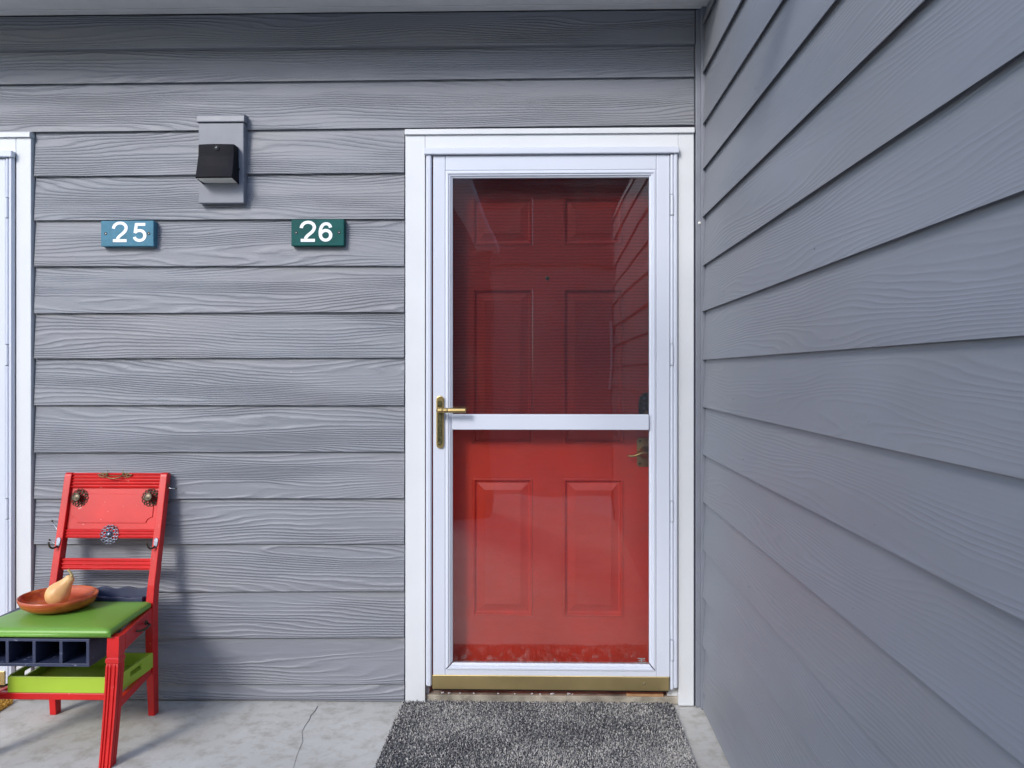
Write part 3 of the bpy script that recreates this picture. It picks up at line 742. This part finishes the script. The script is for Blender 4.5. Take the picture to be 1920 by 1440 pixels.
# fluted front legs, raked forward
for xc in (XFR, XFL):
    def section(cx_, cy_, z, hw, gr):
        out = []
        sides = [((-1, -1), (1, -1)), ((1, -1), (1, 1)), ((1, 1), (-1, 1)), ((-1, 1), (-1, -1))]
        for (a, b2) in sides:
            a, b2 = Vector(a), Vector(b2); nrm = (a + b2) / -2
            for t, dd in ((.0, 0), (.14, 0), (.20, gr), (.26, 0), (.38, 0), (.44, gr), (.56, gr), (.62, 0), (.74, 0), (.80, gr), (.86, 0)):
                q = a.lerp(b2, t) * hw + nrm * dd; out.append((cx_ + q.x, cy_ + q.y, z))
        return out
    zz = lambda t: (.402 * (1 - t))
    yy = lambda z: yF - .055 * (1 - z / .402) ** 1.4
    rings = [section(xc, yy(.402), .402, .0195, 0), section(xc, yy(.345), .345, .0195, .0), section(xc, yy(.335), .335, .0185, 0), section(xc, yy(.331), .331, .0215, 0), section(xc, yy(.320), .320, .0215, 0), section(xc, yy(.316), .316, .019, 0), section(xc, yy(.308), .308, .0205, .003)]
    rings += [section(xc, yy(z), z, .0205 - .002 * (1 - z / .3), .0045) for z in (.29, .24, .18, .12, .06, .012, 0)]
    MB().loft(rings).build('front_leg', 'red_chair', ch, bevel=0)
# stretchers carrying the tray
ZX1, ZX0 = .186, .158
bar('stretcher', (XR_, yseat - .019), (XFR, yF + .004), .018, ZX0, ZX1)
bar('stretcher', (XL_, yseat - .019), (XFL, yF + .004), .018, ZX0, ZX1)
tt = .78
bar('stretcher', (XL_ + (XFL - XL_) * tt + .010, yseat + (yF - yseat) * tt), (XR_ + (XFR - XR_) * tt - .010, yseat + (yF - yseat) * tt), .02, ZX0 + .004, ZX1 - .0005)
bar('stretcher', (XL_ + .004, yseat - .052), (XR_ - .004, yseat - .052), .02, ZX0 + .004, ZX1 - .0005)
# dark pull on the side rail
pc = (Vector((XR_ + .0125, yseat - .0215, 0)) * .52 + Vector((XFR + .0195, yF + .0215, 0)) * .48); zc = (ZR0 + ZR1) / 2 + .002
mb = MB()
for d in (-.045, .045): mb.lathe([(.009, -.002), (.009, .002), (.005, .004)], (pc.x, pc.y + d, zc), (1, 0, 0), 10)
mb.tube([(pc.x + .001, pc.y - .045, zc), (pc.x + .018, pc.y - .034, zc - .004), (pc.x + .021, pc.y, zc - .006), (pc.x + .018, pc.y + .034, zc - .004), (pc.x + .001, pc.y + .045, zc)], [.0035, .0042, .005, .0042, .0035], 8)
mb.build('side_pull', 'bronze', sr, smooth=True)
# padded vinyl seat
ZQ = ZR1 + .0006
def rounded(pts, rads, k=6):
    out = []; n_ = len(pts)
    for i in range(n_):
        p = Vector(pts[i]); a = (Vector(pts[i - 1]) - p).normalized(); b2 = (Vector(pts[(i + 1) % n_]) - p).normalized(); r_ = rads[i]
        p0, p1 = p + a * r_, p + b2 * r_
        for j in range(k + 1):
            t = j / k; out.append(p0 * (1 - t) ** 2 + p * 2 * t * (1 - t) + p1 * t * t)
    return out
sx0, sx1 = XL_ - .028, XR_ + .012; fx0, fx1 = XFL - .030, XFR - .004
base = [(sx0, yseat - .024), (fx0, yF - .030), (fx1, yF - .030), (sx1, yseat - .024)]
# edges subdivided so that the pad can crown
out2 = rounded(base, [.012, .02, .016, .012]); cen = sum(out2, Vector((0, 0))) / len(out2)
rings = []
for f, z in ((.975, 0), (1.0, .005), (1.003, .012), (.995, .019), (.96, .0235), (.86, .026), (.6, .0285), (.3, .0295), (.08, .0295)):
    rings.append([(cen.x + (p.x - cen.x) * f, cen.y + (p.y - cen.y) * f, ZQ + z) for p in out2])
cu = MB().loft(rings).build('seat_cushion', 'green_vinyl', ch, smooth=True)
# rolled vinyl fold along the front edge with its curled end
fold = MB(); yf_ = yF - .034
sp_ = [(yf_ + .008 - .008 * math.cos(q), ZQ + .006 + .0075 * math.sin(q)) for q in [-1.6 + 4.6 * j / 12 for j in range(13)]]
ri = [(y_ + .0, z_) for y_, z_ in sp_]
fold.loft([[(x, y_, z_) for y_, z_ in ri] for x in (fx0 + .01, fx1 + .003)], cap=False, closed=False)
fo = fold.build('rolled_edge', 'green_vinyl', cu, smooth=True)
q = fo.modifiers.new('solid', 'SOLIDIFY'); q.thickness = .0022

# ------------------------------------------------------------------ navy pigeonhole box under the front of the seat
yc0 = -.505; zc1, zc0 = ZR1 - .006, WZ(1250, yc0, 100)
xr = WX(167.5, yc0); pit = WX(111, yc0) - WX(60.5, yc0); th = WX(111, yc0) - WX(105, yc0)
dep = .20; NC = 5
xl = xr - NC * pit - th
cb = thing('cubby_box', 'navy blue wooden pigeonhole box slung under the green chair seat', 'cubby box', ((xl + xr) / 2, yc0 + dep / 2, zc0), None)
box(xl, xr, yc0, yc0 + dep, zc1 - th * .8, zc1).build('top_board', 'navy_paint', cb, bevel=.001)
box(xl, xr, yc0, yc0 + dep, zc0, zc0 + th).build('bottom_board', 'navy_paint', cb, bevel=.001)
box(xl + .001, xr - .001, yc0 + dep - .006, yc0 + dep - .0005, zc0 + th + .0003, zc1 - th * .8 - .0003).build('back_board', 'navy_paint', cb)
for i in range(NC + 1):
    xx = xr - i * pit - th
    box(xx, xx + th, yc0 + .0008 * (0 < i < NC), yc0 + dep - .0065, zc0 + th + .0003, zc1 - th * .8 - .0003).build('side_board' if i in (0, NC) else 'divider', 'navy_paint', cb, bevel=.001)
# hangers that fix it to the seat rails
for xx in (xl + .01, xr - .03):
    box(xx, xx + .02, yseat - .16, yseat - .004, zc1 + .0003, ZR1 + .0003).build('hanger_cleat', 'navy_paint', cb)

# navy scalloped board behind the seat
nb_y = yseat + .006
x0, x1 = XL_ + .018, WX(281, nb_y)
ztopb = WZ(1100, nb_y, 230)
pl = [(x0, ZR1 + .001)]
pl += [(x1, ZR1 + .001)]
K = 28
for j in range(K + 1):
    t = 1 - j / K; x = x0 + (x1 - x0) * t
    pl.append((x, ztopb - .004 + .004 * math.cos((x - x1) * 2 * math.pi / .085)))
nbt = thing('scalloped_shelf', 'navy blue wooden ledge with wavy top edge behind the green seat', 'shelf', ((x0 + x1) / 2, nb_y, ZR1))
MB().prism(pl, lambda a, b2, d: (a, d + (b2 - ZR1) * .16, b2), nb_y - .009, nb_y - .001).build('wavy_board', 'navy_paint', nbt, bevel=.001)
MB().prism([(x, ZR1 + .001 + (z - ZR1) * .55) for x, z in pl], lambda a, b2, d: (a - .012, d, b2), nb_y - .034, nb_y - .012).build('front_lip', 'navy_paint', nbt, bevel=.001)

# ------------------------------------------------------------------ lime tray on the stretchers
ty1, ty0 = yseat - .026, -.418
tx0, tx1 = WX(14, ty0), WX(288, ty1) - .002
tz0, tz1 = ZX1 + .0006, ZX1 + .058
tr_ = thing('tray', 'lime green serving tray with slot handles on the lower rungs of the chair', 'tray', ((tx0 + tx1) / 2, (ty0 + ty1) / 2, tz0))
wt = .008
box(tx0 + wt, tx1 - wt, ty0 + wt, ty1 - wt, tz0, tz0 + .006).build('base', 'lime_paint', tr_)
for (ya, yb_) in ((ty0, ty0 + wt), (ty1 - wt, ty1)):
    box(tx0, tx1, ya, yb_, tz0 + .0002, tz1 - .004).build('side', 'lime_paint', tr_, bevel=.0015)
for (xa_, xb_) in ((tx0, tx0 + wt), (tx1 - wt, tx1)):
    ya, yb_ = ty0 + wt + .0003, ty1 - wt - .0003; yc_, zc_ = (ya + yb_) / 2, tz0 + .034
    k = 32; outer = []; inner = []
    for j in range(k):
        q = 2 * math.pi * (j + .5) / k; dx_, dz_ = math.cos(q), math.sin(q)
        hy, ht, hb = (yb_ - ya) / 2, tz1 - zc_, zc_ - tz0
        yy_ = max(-1, min(1, dx_ * 1.42)) * hy; zz_ = max(-1, min(1, dz_ * 1.42)); zz_ = zz_ * (ht if zz_ > 0 else hb)
        outer.append((yc_ + yy_, zc_ + zz_))
        sy = .042 * max(-1, min(1, dx_ * 1.25)); szz = .009 * dz_ if abs(dx_) > .8 else .009 * max(-1, min(1, dz_ * 1.6))
        inner.append((yc_ + sy, zc_ + szz))
    MB().loft([[(xa_, y_, z_) for y_, z_ in outer], [(xa_, y_, z_) for y_, z_ in inner], [(xb_, y_, z_) for y_, z_ in inner], [(xb_, y_, z_) for y_, z_ in outer], [(xa_, y_, z_) for y_, z_ in outer]], cap=False).build('end', 'lime_paint', tr_)

# ------------------------------------------------------------------ bowl and squash
zs = ZQ + .0295
bc = Vector((W(110, 1115, -.29).x, -.292, zs))
ax = Vector((.012, .0, 1)).normalized()
bw = MB().lathe([(a * .9, b2 * .96) for a, b2 in [(.001, .0), (.075, .0), (.105, .004), (.128, .018), (.1375, .036), (.139, .046), (.1365, .0475), (.133, .044), (.122, .024), (.10, .0125), (.06, .0095), (.001, .0095)]], bc + Vector((0, 0, .0035)), ax, 56).build('wooden_bowl', 'bowl_wood', None, smooth=True)
tag(bw, 'shallow red-stained wooden bowl on the green chair seat', 'bowl')
gp = bc + Vector((.006, -.008, .0125))
sq = thing('butternut_squash', 'pale orange butternut squash lying in the wooden bowl', 'squash', gp)
sa = Vector((.60, .10, .79)).normalized(); sc_ = gp + Vector((-.004, 0, .039))
prof = [(.004, -.0465), (.018, -.0445), (.031, -.037), (.041, -.024), (.0465, -.007), (.0455, .010), (.039, .027), (.0305, .042), (.0245, .055), (.0205, .068), (.0185, .079), (.0145, .087), (.006, .090)]
prof = [(a * .86, b2 * .86) for a, b2 in prof]
bo = MB().lathe(prof, sc_, sa, 24, mod=lambda q, r_: 1 + .018 * math.cos(5 * q)).build('skin', 'squash_skin', sq, smooth=True, subsurf=1)
e = sc_ + sa * .0755
MB().tube([e - sa * .004, e + Vector((.001, 0, .006)), e + Vector((-.004, 0, .014)), e + Vector((-.010, 0, .022)), e + Vector((-.013, 0, .024))], [.0085, .005, .0036, .0042, .005], 7).build('stem', 'squash_stem', sq)

# ------------------------------------------------------------------ door mats
def mat_(name, x0, x1, y0, y1, pmat, label, step, hgt, spread, base):
    t = thing(name, label, 'door mat', ((x0 + x1) / 2, (y0 + y1) / 2, 0), 'door mats on the porch floor')
    k = 8; rr = .03
    pl = rounded([(x0, y0), (x1, y0), (x1, y1), (x0, y1)], [rr] * 4)
    MB().prism([(p.x, p.y) for p in pl], lambda a, b2, d: (a, b2, d), .0008, base).build('backing', pmat, t)
    vs, fs = [], []
    nx, ny = int((x1 - x0) / step), int((y1 - y0) / step)
    for i in range(nx + 1):
        for j in range(ny + 1):
            x = x0 + i * step + random.uniform(-.5, .5) * step; y = y0 + j * step + random.uniform(-.5, .5) * step
            if (min(x - x0, x1 - x) < .012 and min(y - y0, y1 - y) < .012): continue
            h = hgt * random.uniform(.6, 1.15) * (.78 + .22 * math.sin(7 * x + 2) * math.sin(9 * y)); dx, dy = random.uniform(-spread, spread), random.uniform(-spread, spread); w = step * .42
            a = random.uniform(0, 3.14); o = len(vs)
            for q in (0, 2.09, 4.19): vs.append((x + w * math.cos(a + q), y + w * math.sin(a + q), base * .8))
            for q in (0, 2.09, 4.19): vs.append((x + dx + w * .75 * math.cos(a + q), y + dy + w * .75 * math.sin(a + q), base + h * random.uniform(.85, 1)))
            fs += [(o, o + 1, o + 4, o + 3), (o + 1, o + 2, o + 5, o + 4), (o + 2, o, o + 3, o + 5), (o + 3, o + 4, o + 5)]
    mb = MB(); mb.v = vs; mb.f = fs
    p = mb.build('pile', pmat, t); p['kind'] = 'stuff'
    return t
mx0, mx1 = WX(757, -.03), WX(1262, -.03)
mat_('door_mat', mx0, mx1, -.66, -.022, 'grey_pile', 'charcoal and grey speckled carpet door mat below the red door', .0062, .012, .003, .008)
p = FL(30, 1316)
mat_('coir_mat', p.x - .75, p.x, p.y - .46, p.y, 'coir', 'golden brown coir door mat before the neighbouring door', .0062, .012, .002, .008)

# ------------------------------------------------------------------ the open end of the porch and the tree and added stand-in house opposite (seen as reflections)
pz = thing('porch_post', 'grey clad porch post carrying the pale beam, mirrored in the door glass', 'post', (-.78, -4.05, 0))
box(-.95, -.46, -4.2, -3.95, .0008, 2.30).build('post_cladding', 'far_siding', pz, bevel=.004)
for k in range(13):
    x = -.945 + k * .0365
    box(x, x + .028, -3.949, -3.938, .02, 2.28).build('batten', 'far_siding', pz)
pb = thing('porch_beam', 'pale boxed beam on the porch post, tied to the side wall by a crossbeam', 'beam', (-.5, -2.8, 2.15))
box(-.58, -.41, -4.2, -1.40, 2.301, 2.36).build('beam_box', 'numeral_white', pb, bevel=.004)
box(-.64, XW - .024, -1.46, -1.405, 2.361, 2.41).build('crossbeam', 'numeral_white', pb, bevel=.004)
nh = thing('standin_house', 'added stand-in house across the path, pale below and dark above, mirrored in the glass', 'house', (0, -12, -.16))  # added out of view, tall enough to keep bright sky out of the glass
box(-9, 9, -17, -12, -.16, 3.2).build('wall', 'pale_wall', nh)  # pale storey stands in for the bright opening in the reflection
box(-9.1, 9.1, -17, -11.9, 3.201, 4.6).build('upper_wall', 'far_siding', nh)  # dark storey stands in for the shaded area above that opening
MB().prism_x([(-11.3, 4.601), (-11.3, 4.75), (-14.5, 6.0), (-17.7, 4.75), (-17.7, 4.601)], -9.5, 9.5).build('roof', 'far_roof', nh)
for x in (-3.2, 1.2):
    wn = box(x, x + 1.5, -12.0, -11.97, .9, 2.2).build('window', 'white_paint', nh)
    box(x + .07, x + 1.43, -11.969, -11.962, .97, 2.13).build('pane', 'black_plastic', wn)
def tree(x, y, h, r_, label):
    t = thing('tree', label, 'tree', (x, y, -.16), 'trees across the path')
    tb = MB(); tb.tube([(x, y, -.16), (x + .05, y, h * .35), (x - .05, y + .1, h * .8)], [.12, .09, .03], 8)
    for i in range(5):
        q = i * 1.3; tb.tube([(x, y, h * (.35 + .07 * i)), (x + r_ * .7 * math.cos(q), y + r_ * .7 * math.sin(q), h * (.55 + .07 * i))], [.05, .015], 6)
    tb.build('trunk', 'bark', t)
    vs, fs = [], []
    cl = [(x + random.gauss(0, r_ * .45), y + random.gauss(0, r_ * .45), h * random.uniform(.42, 1)) for _ in range(40)]
    for _ in range(3200):
        c0 = random.choice(cl); p = Vector([c + random.gauss(0, r_ * .17) for c in c0])
        a = Vector((random.gauss(0, 1), random.gauss(0, 1), random.gauss(0, 1))).normalized(); b2 = a.orthogonal().normalized(); s_ = random.uniform(.04, .08)
        o = len(vs); vs += [p - a * s_, p + b2 * s_ * .5, p + a * s_, p - b2 * s_ * .5]; fs.append((o, o + 1, o + 2, o + 3))
    mb = MB(); mb.v = vs; mb.f = fs; mb.build('crown', 'leaf', t)
tree(-4.2, -8.6, 3.3, 1.1, 'young leafy tree on the lawn, mirrored in the door glass')
